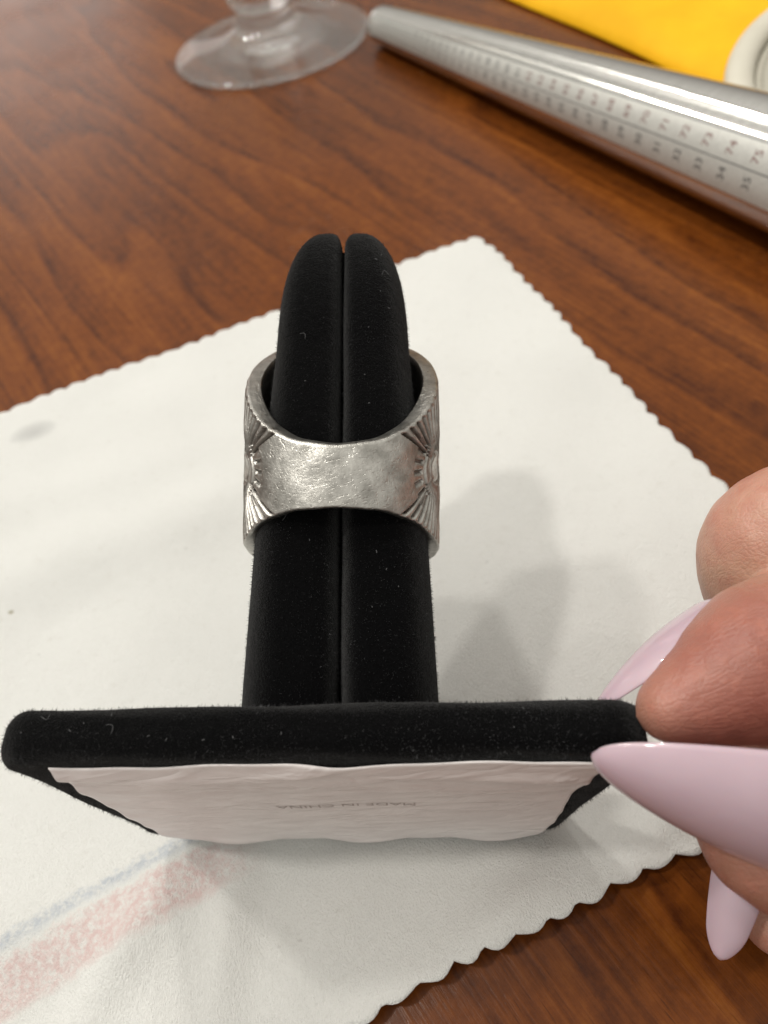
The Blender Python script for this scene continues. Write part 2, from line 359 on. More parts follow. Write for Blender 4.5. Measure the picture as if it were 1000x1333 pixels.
def cloth():
    LU, LV, st = 170.0, 135.5, 0.65
    nu, nv = int(LU/st)+1, int(LV/st)+1
    u = np.linspace(0, LU, nu); v = np.linspace(0, LV, nv)
    Ug, Vg = np.meshgrid(u, v, indexing='ij')
    per, amp = 4.35, 0.95
    ampf = lambda t: amp*(1+0.22*np.sin(t*0.37)+0.15*np.sin(t*0.91+2))
    sc = lambda t: ampf(t)*(np.abs(np.sin(np.pi*(t+0.5*np.sin(t*0.19)+0.25*np.sin(t*0.53))/per))-0.6) + 0.25*np.sin(t*0.23) + 0.35*np.sin(t*0.061+1)
    fall = lambda d: np.clip(1-d/4.0, 0, 1)**2
    du = -sc(Vg)*fall(Ug) + sc(Vg+1.7)*fall(LU-Ug)
    dv = -sc(Ug+0.9)*fall(Vg) + sc(Ug+2.2)*fall(LV-Vg)
    # the near edge sags a little between the corners, the corner is rounded off
    corner = np.exp(-((Ug**2+Vg**2)/60.0)); du += corner*1.6; dv += corner*1.6
    U2, V2 = Ug+du, Vg+dv
    X = CB[0]+CU[0]*U2+CV[0]*V2; Y = CB[1]+CU[1]*U2+CV[1]*V2
    Z = cloth_height(X, Y)+0.03*rng.standard_normal(X.shape)
    top = np.stack([X, Y, Z+0.28], -1).reshape(-1, 3); bot = np.stack([X, Y, Z-0.28], -1).reshape(-1, 3)
    n = nu*nv
    fs = grid_faces(nu, nv); fs = [tuple(reversed(f)) for f in fs]
    fb = [tuple(i+n for i in reversed(f)) for f in fs]
    rim = [(i, 0) for i in range(nu)]+[(nu-1, j) for j in range(1, nv)]+[(i, nv-1) for i in range(nu-2, -1, -1)]+[(0, j) for j in range(nv-2, 0, -1)]
    ri = [i*nv+j for i, j in rim]
    fr = [(ri[k], ri[(k+1) % len(ri)], ri[(k+1) % len(ri)]+n, ri[k]+n) for k in range(len(ri))]
    o = mesh_obj('polishing_cloth', np.vstack([top, bot]), fs+fb+fr, M_CLOTH, origin=CB)
    fix_normals(o)
    tag(o, 'white fleece polishing cloth with scalloped edges and faint pink and blue bands', 'cloth')
cloth()

# ------------------------------------------------------------------ ring stand: base, paper, two finger halves
NL, NR = P(-25, 992, 68.0), P(862, 979, 65.2)
FARM = P(450, 1087, 97.4)
b1 = (NR-NL); BW = np.linalg.norm(b1); b1 /= BW
nm = (NL+NR)/2; b2 = FARM-nm; b2 -= b1*(b2@b1); BD = np.linalg.norm(b2); b2 /= BD
bn = np.cross(b1, b2); bn /= np.linalg.norm(bn)
if bn@_U < 0: bn = -bn
BT = 5.3
def BASE(a, b, c): return nm + b1*a*(1-0.13*b/BD) + b2*b + bn*c        # a across (-BW/2..BW/2), b near->far, c thickness
stand = empty('ring_stand', BASE(0, BD/2, 0))
tag(stand, 'black velvet ring display stand with split finger and tipped rectangular base', 'ring stand')
def rrect(hw, hd, r, n=14):
    pts = []
    for cx, cy, a0 in ((hw-r, hd-r, 0), (-hw+r, hd-r, 90), (-hw+r, -hd+r, 180), (hw-r, -hd+r, 270)):
        for k in range(n+1):
            a = math.radians(a0+90*k/n); pts.append((cx+r*math.cos(a), cy+r*math.sin(a)))
    return np.array(pts)
def rrect_dense(hw, hd, r, step=0.7):
    p = rrect(hw, hd, r, 10); out = []
    for i in range(len(p)):
        a, b = p[i], p[(i+1) % len(p)]; L = np.hypot(*(b-a)); k = max(1, int(L/step))
        for j in range(k): out.append(a+(b-a)*j/k)
    return np.array(out)
def base():
    fr = 1.8
    lay = [(fr+3.0, 0.0), (fr, 0.0)]
    for k in range(1, 7):
        a = math.pi/2*k/6; lay.append((fr*(1-math.sin(a)), fr*(1-math.cos(a))))
    for k in range(0, 7):
        a = math.pi/2*k/6; lay.append((fr*(1-math.cos(a)), BT-fr+fr*math.sin(a)))
    lay += [(fr+3.0, BT)]
    ref = rrect_dense(BW/2, BD/2, 3.2); n = len(ref)
    cen = np.clip(ref, [-(BW/2-6), -(BD/2-6)], [BW/2-6, BD/2-6])
    dirv = ref-cen; ln = np.linalg.norm(dirv, axis=1, keepdims=True); dirv /= ln
    V = []
    for k, (ins, z) in enumerate(lay):
        q = ref - dirv*min(ins, 5.5)
        wob = 0.10*np.sin(np.arange(n)*0.23+k)+0.08*np.sin(np.arange(n)*0.071)
        for (a, b), w_ in zip(q, wob): V.append(BASE(a, b+BD/2, z+(w_ if 1 < k < len(lay)-2 else 0)))
    fs = grid_faces(len(lay), n, closed_v=True)
    m = len(lay)
    fs.append(tuple(range(n))); fs.append(tuple((m-1)*n+j for j in reversed(range(n))))
    o = mesh_obj('base', V, fs, M_VEL, stand, BASE(0, BD/2, 0)); fix_normals(o); return o
BASE_OB = base()
# paper glued under the base, rippled, covering the far edge and leaving velvet along the near corners
def paper_drop(x, b):
    t = b/BD; s = x/(BW/2)
    h = 0.66 + 0.42*abs(math.sin(b*0.62+math.sin(x*0.12)*1.6+0.3*math.sin(x*0.31)))**3*math.exp(-((t-0.12)/0.15)**2)
    h += 0.10*math.sin(b*0.55+x*0.16)*(1-t)+0.08*math.sin(x*0.33+b*0.2)
    e = max(0, abs(s)-0.62)/0.30
    h += 0.16*e*abs(math.sin(b*0.55+abs(x)*0.30+1.2))**3
    h += 0.30*math.exp(-((t-1)/0.05)**2)*math.sin(x*0.33+0.8)
    return max(0.5, h)*(0.35+0.65*float(sstep(1.0, 4.0, b)))
def paper():
    nu, nv = 150, 70
    V = []
    for i in range(nu):
        s = i/(nu-1)*2-1
        for j in range(nv):
            t = j/(nv-1)
            hw = BW/2-5.0+1.3*sstep(0.25, 0.95, t)+0.18*math.sin(t*9+s*2)
            far = BD-0.30+0.22*math.sin(s*6.5)+0.12*math.sin(s*17+1) - 2.2*(max(0, abs(s)-0.84)/0.16)**2
            near = 1.7+0.22*math.sin(s*7+0.5)+0.12*math.sin(s*19)
            b = near+(far-near)*t; x = hw*s+0.35
            V.append(BASE(x, b, -paper_drop(x, b)))
    n = nu*nv; V = np.array(V); V2 = V+bn*0.12
    f = grid_faces(nu, nv); fb = [tuple(k+n for k in reversed(q)) for q in f]
    ri = [i*nv for i in range(nu)]+[(nu-1)*nv+j for j in range(1, nv)]+[i*nv+nv-1 for i in range(nu-2, -1, -1)]+[j for j in range(nv-2, 0, -1)]
    fr = [(ri[k], ri[(k+1) % len(ri)], ri[(k+1) % len(ri)]+n, ri[k]+n) for k in range(len(ri))]
    o = mesh_obj('paper_lining', np.vstack([V, V2]), f+fb+fr, M_PAPER, stand, BASE(0, BD/2, 0)); fix_normals(o)
    o['label'] = 'pale wrinkled paper lining glued under the base'
    return o
PAPER = paper()
def text_mesh(body, size):
    c = bpy.data.curves.new('t', 'FONT'); c.body = body; c.size = size; c.align_x = 'CENTER'; c.align_y = 'CENTER'; c.resolution_u = 3
    ob = bpy.data.objects.new('t', c); COL.objects.link(ob)
    dg = bpy.context.evaluated_depsgraph_get(); me = bpy.data.meshes.new_from_object(ob.evaluated_get(dg))
    V = np.array([v.co[:] for v in me.vertices]); Fc = [tuple(p.vertices) for p in me.polygons]
    bpy.data.objects.remove(ob); bpy.data.curves.remove(c); bpy.data.meshes.remove(me)
    return V, Fc
def made_in():
    V, Fc = text_mesh('MADE IN CHINA', 1.0)
    V[:, 0] *= 16.0/(V[:, 0].max()-V[:, 0].min()); V[:, 1] *= 1.9
    # printed to be read from the far side: letters run right to left from here
    W_ = [BASE(1.4-x, BD*0.44+y, -paper_drop(1.4-x, BD*0.44+y)-0.05) for x, y, _ in V]
    o = mesh_obj('printed_text', W_, Fc, M_GREY, PAPER if False else stand, BASE(0, BD/2, 0), smooth=False)
    return o
TXT = made_in()
TXT.parent = PAPER; TXT.location = (0, 0, 0)

AX0, AX1 = K(-4.75, -27.5, 82.0), K(-5.0, 34.6, 93.0)      # finger axis: foot and tip
AL = np.linalg.norm(AX1-AX0); AD = (AX1-AX0)/AL
FX = _R - AD*(_R@AD); FX /= np.linalg.norm(FX)
FZ = np.cross(AD, FX); FZ = FZ if FZ@_F > 0 else -FZ          # away from the camera
_s = np.array([0, 8, 26, 44, 55, 59, 62, 65, 68.5])/68.5*AL   # stations measured along the finger
_w = np.array([11.1, 10.75, 9.85, 8.75, 7.95, 7.7, 7.5, 7.3, 7.1])
def fw(s):
    return np.interp(s/AL, [0, 0.13, 0.40, 0.58, 0.74, 0.86, 1.0], [11.1, 10.75, 9.85, 8.9, 8.0, 7.65, 7.3])
def finger_half(sg):
    ns, nt = 150, 72
    V = []
    ss = np.concatenate([np.linspace(0, AL*0.86, 90, endpoint=False), AL*0.86+AL*0.14*np.sin(np.linspace(0, 1, 60)*math.pi/2)])
    for s in ss:
        w0 = fw(s)
        e = max(0, (s-AL*0.76)/(AL*0.24)); k = max(math.sqrt(max(0.0, 1-e**2.8)), 0.03)      # domed tip of the whole finger
        ei = max(0, (s-AL*0.955)/(AL*0.045)); g = 0.10+0.05*math.sin(s*0.35)+1.0*ei**2.0
        wo = max(w0*(0.27+0.73*k), g+0.8)
        hw = (wo-g)/2; dep = 0.72*w0*k; xc = g+hw
        for j in range(nt):
            a = 2*math.pi*j/nt; c, sn = math.cos(a), math.sin(a)
            n_ = 2.5 if c > 0 else 5.0
            x = abs(c)**(2/n_)*(1 if c > 0 else -1)
            z = abs(sn)**(2/(2.5 if c > 0 else 4.2))*(1 if sn > 0 else -1)
            V.append(AX0+AD*s+FX*sg*(xc+hw*x)+FZ*dep*z)
    f = grid_faces(len(ss), nt, closed_v=True)
    n = len(ss)
    f.append(tuple(range(nt))); f.append(tuple((n-1)*nt+j for j in reversed(range(nt))))
    o = mesh_obj('finger_half', V, f, M_VEL, stand, AX0); fix_normals(o); return o
FH = [finger_half(-1), finger_half(1)]
def core():
    V = []
    for s in np.linspace(0.5, AL*0.955, 30):
        d = 0.72*fw(s)*math.sqrt(max(0.05, 1-max(0, (s-AL*0.7)/(AL*0.3))**3.2))
        for x, z in ((-0.7, -0.35), (0.7, -0.35), (0.7, 0.8), (-0.7, 0.8)): V.append(AX0+AD*s+FX*x+FZ*z*d)
    f = grid_faces(30, 4, closed_v=True); f += [(0, 1, 2, 3), (119, 118, 117, 116)]
    o = mesh_obj('slot_core', V, f, M_VEL, stand, AX0, smooth=False); fix_normals(o)
core()
def nap():
    """short pile standing off the velvet"""
    V, Fc = [], []
    for ob, cnt, ln in ((BASE_OB, 26000, 0.34), (FH[0], 17000, 0.26), (FH[1], 17000, 0.26)):
        me = ob.data
        off = np.array(ob.location)+np.array(ob.parent.location)
        co = np.empty(len(me.vertices)*3); me.vertices.foreach_get('co', co); co = co.reshape(-1, 3)
        pol = [p for p in me.polygons if len(p.vertices) == 4]
        ar = np.array([p.area for p in pol]); pk = rng.choice(len(pol), cnt, p=ar/ar.sum())
        uv = rng.random((cnt, 2)); jit = rng.standard_normal((cnt, 3))
        for q, i in enumerate(pk):
            p = pol[i]; a, b, c, d = (co[k] for k in p.vertices); u_, v_ = uv[q]
            pt = ((a*(1-u_)+b*u_)*(1-v_)+(d*(1-u_)+c*u_)*v_+off)/MM
            nrm = np.array(p.normal)
            dr = nrm+0.55*jit[q]; dr /= np.linalg.norm(dr)
            sd = np.cross(dr, jit[(q+1) % cnt]); sd /= np.linalg.norm(sd)+1e-9
            L = ln*(0.5+0.9*random.random()); k = len(V)
            V += [pt-nrm*0.03+sd*0.028, pt-nrm*0.03-sd*0.028, pt+dr*L]; Fc.append((k, k+1, k+2))
    o = mesh_obj('velvet_pile', V, Fc, M_PILE, stand, BASE(0, BD/2, 0), smooth=False)
    tag(o, kind='stuff')
nap()
def tube(path, r, n=6):
    path = np.asarray(path, float); V = []; m = len(path)
    for i in range(m):
        t = path[min(i+1, m-1)]-path[max(i-1, 0)]; t = t/np.linalg.norm(t)
        a = np.cross(t, [0.3, 0.5, 0.8]); a /= np.linalg.norm(a); b = np.cross(t, a)
        rr = r[i] if hasattr(r, '__len__') else r
        for j in range(n): V.append(path[i]+rr*(a*math.cos(2*math.pi*j/n)+b*math.sin(2*math.pi*j/n)))
    f = grid_faces(m, n, closed_v=True); f.append(tuple(range(n))); f.append(tuple((m-1)*n+j for j in reversed(range(n))))
    return V, f
def lint():
    V, Fc = [], []
    def add(c, e1, e2, nrm, L, bend, r):
        pts = [c+e1*(L*(t-0.5))+e2*(bend*math.sin(t*math.pi*1.1))+nrm*0.35 for t in np.linspace(0, 1, 8)]
        v, f = tube(pts, r, 4); k = len(V); V.extend(v); Fc.extend([tuple(i+k for i in q) for q in f])
    front = -FZ
    for k in range(34):
        s = random.uniform(3, AL*0.93); sg = random.choice((-1, 1)); w_ = fw(s)
        x = sg*random.uniform(1.2, w_*0.8)
        xr = (abs(x)-0.4-(w_-0.4)/2)/((w_-0.4)/2)
        dep = 0.72*w_*(1-max(0, abs(xr))**2.6)**(1/2.6)
        a = random.uniform(0, 6.28); e1 = FX*math.cos(a)+AD*math.sin(a); e2 = -FX*math.sin(a)+AD*math.cos(a)
        big = k < 4
        add(AX0+AD*s+FX*x+front*dep, e1, e2, front, random.uniform(0.7, 1.6) if big else random.uniform(0.08, 0.35), random.uniform(0.2, 0.6) if big else 0.05, 0.022 if big else 0.035)
    for k in range(13):
        a0 = random.uniform(-BW/2+3, BW/2-9); c0 = random.uniform(1.0, BT-1.0)
        a = random.uniform(0, 6.28); e1 = b1*math.cos(a)+bn*math.sin(a); e2 = -b1*math.sin(a)+bn*math.cos(a)
        big = k < 2
        add(BASE(a0, 0.0, c0), e1, e2, -b2, random.uniform(0.7, 1.4) if big else random.uniform(0.08, 0.3), 0.4 if big else 0.05, 0.02 if big else 0.03)
    o = mesh_obj('lint_fibres', V, Fc, M_LINT, stand, BASE(0, BD/2, 0)); tag(o, kind='stuff')
lint()

# ------------------------------------------------------------------ the ring
def ring():
    C = K(-4.95, 5.75, 88.0)
    up = _U+_F*0.06; up /= np.linalg.norm(up)
    dz = _F+_U*0.185                                         # the band climbs away from the camera
    nth, no, nr, ni = 800, 150, 9, 24
    th = np.linspace(-math.pi, math.pi, nth, endpoint=False)
    hx = np.radians([0, 25, 45, 53, 62, 75, 90, 110, 134, 160, 180]); hy = [3.3, 3.8, 5.25, 6.15, 7.3, 8.9, 10.3, 12.3, 14.2, 15.1, 15.3]
    # smooth interpolation
    fine = np.linspace(0, math.pi, 400); hv = np.interp(fine, hx, hy)
    ker = np.hanning(41); ker /= ker.sum(); hv = np.convolve(np.pad(hv, 20, 'reflect'), ker, 'valid')
    V = np.zeros((nth, no+nr+ni+nr, 3)); OX = np.zeros((nth, no+nr+ni+nr))
    RI = 9.35
    for i, t in enumerate(th):
        at = abs(t); sg = 1 if t >= 0 else -1
        h = np.interp(at, fine, hv)
        c, s = math.cos(t), math.sin(t)
        n_ = 2.12
        ro = 1.0/((abs(s)/11.55)**n_+(abs(c)/(11.2 if c > 0 else 12.4))**n_)**(1/n_)
        v = np.linspace(h, -h, no)
        bev = 0.40
        ed = np.clip((np.abs(v)-(h-bev))/bev, 0, 1)
        rad = ro - bev*(1-np.sqrt(1-ed**2*0.98)) - 0.10*(v/h)**4
        ox = np.zeros(no)
        # ---- engraving on the flanks: fans of rays above and below a rayed half disc
        q = np.clip((at-math.radians(34))/math.radians(6), 0, 1)*np.clip((math.radians(142)-at)/math.radians(9), 0, 1)
        if q > 0:
            x = (at-math.radians(71))*11.8            # millimetres along the flank, negative towards the shank
            y = v*1.0
            rr = np.hypot(x, y); ph = np.degrees(np.arctan2(np.abs(y), -x))   # 0 = towards the shank, 90 = straight up
            # fan rays
            k = (ph-32)/9.4
            fr_ = np.abs(k-np.round(k))*9.4*np.pi/180*rr
            fan = (ph > 31) & (ph < 150) & (rr > 2.0)
            wd = 0.10+0.022*rr
            g1 = np.where(fan, np.exp(-(fr_/wd)**2), 0)*np.clip((rr-1.6)/1.5, 0, 1)*0.56
            # half disc with petals facing the shank
            arc = np.exp(-((rr-3.3)/0.22)**2)*(ph < 62)*0.38
            k2 = ph/15.0; pet = np.exp(-((np.abs(k2-np.round(k2))*15*np.pi/180*rr)/0.22)**2)*((rr > 3.9) & (rr < 5.3) & (ph < 50))*0.34
            arc2 = np.exp(-((rr-1.7)/0.20)**2)*0.30
            # deep chevron cut
            chev = np.exp(-((np.abs(y)-0.62*np.abs(x)-0.15)/0.20)**2)*((x < 0) & (rr < 6.0) & (rr > 5.2))*0.3
            g = np.maximum.reduce([g1, arc, pet, arc2, chev])*q*np.clip((h-np.abs(v)-0.15)/0.5, 0, 1)
            dish = 0.38*np.exp(-(y/1.1)**2)*np.exp(-(x/2.2)**2)*q           # small hollow in the middle of each flank
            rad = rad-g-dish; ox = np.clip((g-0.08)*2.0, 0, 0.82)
        # wear: soft dents on the shank
        rad = rad+0.035*np.sin(7*t+v*0.9)+0.022*np.sin(17*t-v*1.7+1.0)
        z = ro - RI
        # loop: outer top->bottom, bottom rim, inner bottom->top, top rim
        loop = [(rad[j], v[j]) for j in range(no)]
        for k_ in range(nr):
            e = (k_+1)/(nr+1); loop.append((rad[-1]+(RI+0.25-rad[-1])*e, -h-0.05*math.sin(e*math.pi)))
        for k_ in range(ni):
            e = k_/(ni-1); vv = -h+2*h*e
            loop.append((RI+0.25*(abs(2*e-1))**8, vv))
        for k_ in range(nr):
            e = (k_+1)/(nr+1); loop.append((RI+0.25+(rad[0]-RI-0.25)*e, h+0.05*math.sin(e*math.pi)))
        L = np.array(loop)
        # theta 0 faces the camera: depth = -cos
        V[i] = C + np.outer(L[:, 0]*s, _R) + np.outer(-L[:, 0]*c, dz) + np.outer(L[:, 1], up)
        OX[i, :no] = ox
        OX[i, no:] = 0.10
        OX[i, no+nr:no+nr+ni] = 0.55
    nv = V.shape[1]
    f = grid_faces(nth, nv, closed_u=True, closed_v=True)
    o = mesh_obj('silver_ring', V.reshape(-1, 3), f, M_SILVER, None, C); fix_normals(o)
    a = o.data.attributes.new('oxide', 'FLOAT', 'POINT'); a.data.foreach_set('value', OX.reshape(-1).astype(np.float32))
    tag(o, 'worn wide silver ring with engraved sunburst flanks worn on black velvet finger', 'ring')
ring()

# ------------------------------------------------------------------ hand
def kp(px, py, d): return ((px-CX)/F_PX*d, -(py-CY)/F_PX*d, d)
CHAINS = {
 'index': [(*kp(874, 922, 66.3), 3.2), (*kp(896, 913, 66.6), 3.9), (*kp(932, 897, 67.2), 5.05), (*kp(985, 869, 68.4), 6.95), (*kp(1040, 850, 69.8), 8.1), (54, -10.2, 70, 8.6), (66, -5.5, 68.5, 9.3), (80, -1, 66, 9.6), (100, 4, 62, 12)],
 'middle': [(*kp(1012, 1200, 80.5), 3.6), (*kp(1022, 1150, 82), 5.0), (*kp(1030, 1070, 83.5), 6.2), (45.5, -25.6, 85, 6.7), (45.5, -14, 84, 7.1), (*kp(1008, 712, 81), 7.75), (53, -0.5, 79, 8.3), (68, 4, 74, 8.7), (88, 8, 69, 12)],
 'ring': [(52, -40, 82, 3.6), (53, -35, 85, 5.0), (54, -26, 88, 6.3), (52.5, -15, 89, 6.8), (53, -7, 88, 7.5), (70, -2, 83, 8.2), (92, 2, 77, 12)],
 'little': [(63, -39, 82, 3.2), (64, -35, 85, 4.4), (65, -29, 88, 5.4), (66, -22, 89.5, 5.8), (67, -15.5, 89, 6.4), (80, -11, 86, 7.2), (97, -6, 81, 10)],
 'thumb': [(*kp(950, 1062, 67.2), 3.4), (*kp(978, 1076, 67.4), 5.0), (*kp(1025, 1092, 67.6), 6.9), (46, -30.8, 67.4, 8.4), (57, -28.5, 65, 8.8), (72, -26, 60.5, 9.2), (88, -23, 57, 11), (112, -14, 57, 15), (140, -4, 59, 17)],
 'palm1': [(100, 4, 62, 12), (125, 4, 61, 15), (150, 3, 61, 17), (172, 3, 60, 18)],
 'palm2': [(88, 8, 69, 12), (118, 7, 67, 15), (150, 5, 64, 17), (172, 3, 60, 18)],
 'palm3': [(92, 2, 77, 12), (120, 2, 73, 14), (150, 3, 67, 16), (172, 3, 60, 18)],
 'palm4': [(97, -6, 81, 10), (122, -4, 75, 13), (150, 0, 68, 15), (172, 3, 60, 18)],
 'arm': [(172, 3, 60, 18), (200, 6, 57, 19), (240, 12, 53, 22), (285, 18, 49, 25)],
}
def hand():
    root_loc = K(172, 3, 60)
    bm = bmesh.new()
    ico = bmesh.new(); bmesh.ops.create_icosphere(ico, subdivisions=3, radius=1.0)
    iv = np.array([v.co[:] for v in ico.verts]); ifc = [[v.index for v in f.verts] for f in ico.faces]; ico.free()
    V, Fc = [], []
    def ball(c, r):
        k = len(V); V.extend((np.asarray(c)+iv*r).tolist()); Fc.extend([tuple(i+k for i in f) for f in ifc])
    for name, ch in CHAINS.items():
        A = np.array(ch)
        # smooth the joints with a Catmull-Rom curve
        pts = []
        for i in range(len(A)-1):
            p0, p1, p2, p3 = A[max(i-1, 0)], A[i], A[i+1], A[min(i+2, len(A)-1)]
            L = np.linalg.norm(p2[:3]-p1[:3]); n = max(2, int(L/(0.22*min(p1[3], p2[3]))))
            for k in range(n):
                t = k/n
                pts.append(0.5*((2*p1)+(-p0+p2)*t+(2*p0-5*p1+4*p2-p3)*t*t+(-p0+3*p1-3*p2+p3)*t**3))
        pts.append(A[-1])
        for q in pts: ball(K(*q[:3]), max(q[3], 1.0))
    # knuckle pads
    ob = mesh_obj('hand', V, Fc, M_SKIN, None, root_loc)
    md = ob.modifiers.new('r', 'REMESH'); md.mode = 'VOXEL'; md.voxel_size = 0.62*MM; md.use_smooth_shade = True
    sm = ob.modifiers.new('s', 'SMOOTH'); sm.factor = 0.5; sm.iterations = 7
    dg = bpy.context.evaluated_depsgraph_get()
    me = bpy.data.meshes.new_from_object(ob.evaluated_get(dg))
    ob.modifiers.clear(); old = ob.data; ob.data = me; bpy.data.meshes.remove(old)
    if not me.materials: me.materials.append(M_SKIN)
    me.polygons.foreach_set('use_smooth', [True]*len(me.polygons))
    # creases and flush
    n = len(me.vertices); co = np.empty(n*3); me.vertices.foreach_get('co', co); co = co.reshape(-1, 3)
    nr = np.empty(n*3); me.vertices.foreach_get('normal', nr); nr = nr.reshape(-1, 3)
    Wm = co/MM+root_loc; rel = Wm-_O
    cx, cy, cd = rel@_R, rel@_U, rel@_F
    flush = np.zeros(n); disp = np.zeros(n)
    tipi = np.array(CHAINS['index'][2][:3])
    d = np.sqrt((cx-tipi[0]-4)**2+(cy-tipi[1]+0)**2+(cd-tipi[2]+5)**2); flush = np.maximum(flush, np.exp(-(d/13.0)**2))
    tt = np.array(CHAINS['thumb'][2][:3]); d = np.sqrt(((cx-tt[0])**2+(cy-tt[1])**2+(cd-tt[2])**2)); flush = np.maximum(flush, 0.8*np.exp(-(d/11)**2))
    # index flexion creases across the pad side
    for s0, dep in ((36.5, 0.30), (38.3, 0.22), (41.5, 0.35)):
        q = cx-s0+0.55*(cy+12)+0.5*np.sin(cy*0.9); m_ = (cd < 72)*(cy > -20)*(cy < -3)
        disp -= m_*dep*np.exp(-(q/0.42)**2)*0.9
    for s0, dep in ((4.0, 0.25), (1.5, 0.2)):
        q = cy-s0-0.3*(cx-46); m_ = (cx > 38)*(cx < 54)*(cd < 80)*(cy > -3); disp -= m_*dep*np.exp(-(q/0.5)**2)*0
    disp += 0.05*np.sin(cx*1.7+cy*0.8)*np.sin(cd*1.3)
    co2 = co+nr*(disp[:, None]*MM); me.vertices.foreach_set('co', co2.reshape(-1)); me.update()
    a = me.attributes.new('flush', 'FLOAT', 'POINT'); a.data.foreach_set('value', flush.astype(np.float32))
    tag(ob, 'hand with long pale lilac nails pinching the corner of the velvet stand', 'hand')
    return ob
HAND = hand()
def nail(c0, c1, wid, nrm, arch, tipw=0.12, bow=0.9, thick=0.55, pw=1.0, label=None, stil=None):
    """c0 cuticle, c1 tip (camera mm); wid full width at the widest; nrm outward direction (camera axes)"""
    c0, c1 = np.array(c0, float), np.array(c1, float)
    ax = c1-c0; L = np.linalg.norm(ax); ax /= L
    nrm = np.array(nrm, float); nrm -= ax*(nrm@ax); nrm /= np.linalg.norm(nrm); sd = np.cross(ax, nrm)
    nu, nv = 44, 27
    top, bot = [], []
    for i in range(nu):
        t = i/(nu-1)
        if t < 0.16: w_ = wid*(0.55+0.45*math.sqrt(1-(1-t/0.16)**2))
        else:
            e = (t-0.16)/0.84; w_ = wid*(1-(1-tipw)*e**(1.9*pw))*math.sqrt(max(0.001, 1-max(0, (e-0.72)/0.28)**2*0.985)) if stil is None else wid*max(0.0008, 1-e)**stil
        for j in range(nv):
            s = j/(nv-1)*2-1
            ang = s*arch
            R_ = (w_/2)/math.sin(arch)
            off = sd*R_*math.sin(ang)+nrm*(R_*math.cos(ang)-R_*math.cos(arch))
            ctr = c0+ax*(L*t)+nrm*(bow*math.sin(t*math.pi)-bow*0.4*t)
            # the rounded cuticle
            ctr = ctr-ax*(0.0 if t > 0.16 else 0.6*(s*s)*(-1)*(1-t/0.16))
            p = ctr+off; e = max(abs(s)**6, (t**5))
            top.append(K(*p)); bot.append(K(*(p-nrm*thick*(1-0.8*e))))
    n = nu*nv
    f = grid_faces(nu, nv); fb = [tuple(k+n for k in reversed(q)) for q in f]
    ri = [i*nv for i in range(nu)]+[(nu-1)*nv+j for j in range(1, nv)]+[i*nv+nv-1 for i in range(nu-2, -1, -1)]+[j for j in range(nv-2, 0, -1)]
    fr = [(ri[k], ri[(k+1) % len(ri)], ri[(k+1) % len(ri)]+n, ri[k]+n) for k in range(len(ri))]
    o = mesh_obj('nail', top+bot, f+fb+fr, M_NAIL, HAND, np.array(HAND.location)/MM)
    fix_normals(o)
    if label: o['label'] = label
    return o
nail(kp(1105, 1078, 60.0), kp(770, 985, 63.0), 15.4, (-0.14, -0.66, -1), 0.85, bow=0.4, stil=0.52, label='long pointed lilac thumb nail')
nail(kp(965, 795, 71.5), kp(770, 922, 71.5), 9.6, (-0.60, 0.72, -0.05), 0.85, bow=0.9, stil=0.6, label='long lilac index nail lying over the base')
nail(kp(975, 1085, 77.2), kp(937, 1250, 75.0), 5.4, (-0.45, -0.1, -0.9), 0.8, tipw=0.5, bow=0.5, label='lilac nail hanging below the thumb')
nail((50, -30, 80.5), (46, -44.5, 76), 7.4, (-0.5, 0, -0.85), 0.95, tipw=0.55)
nail((61, -31, 80.5), (58, -43, 77.5), 6.0, (-0.5, 0, -0.85), 0.95, tipw=0.55)

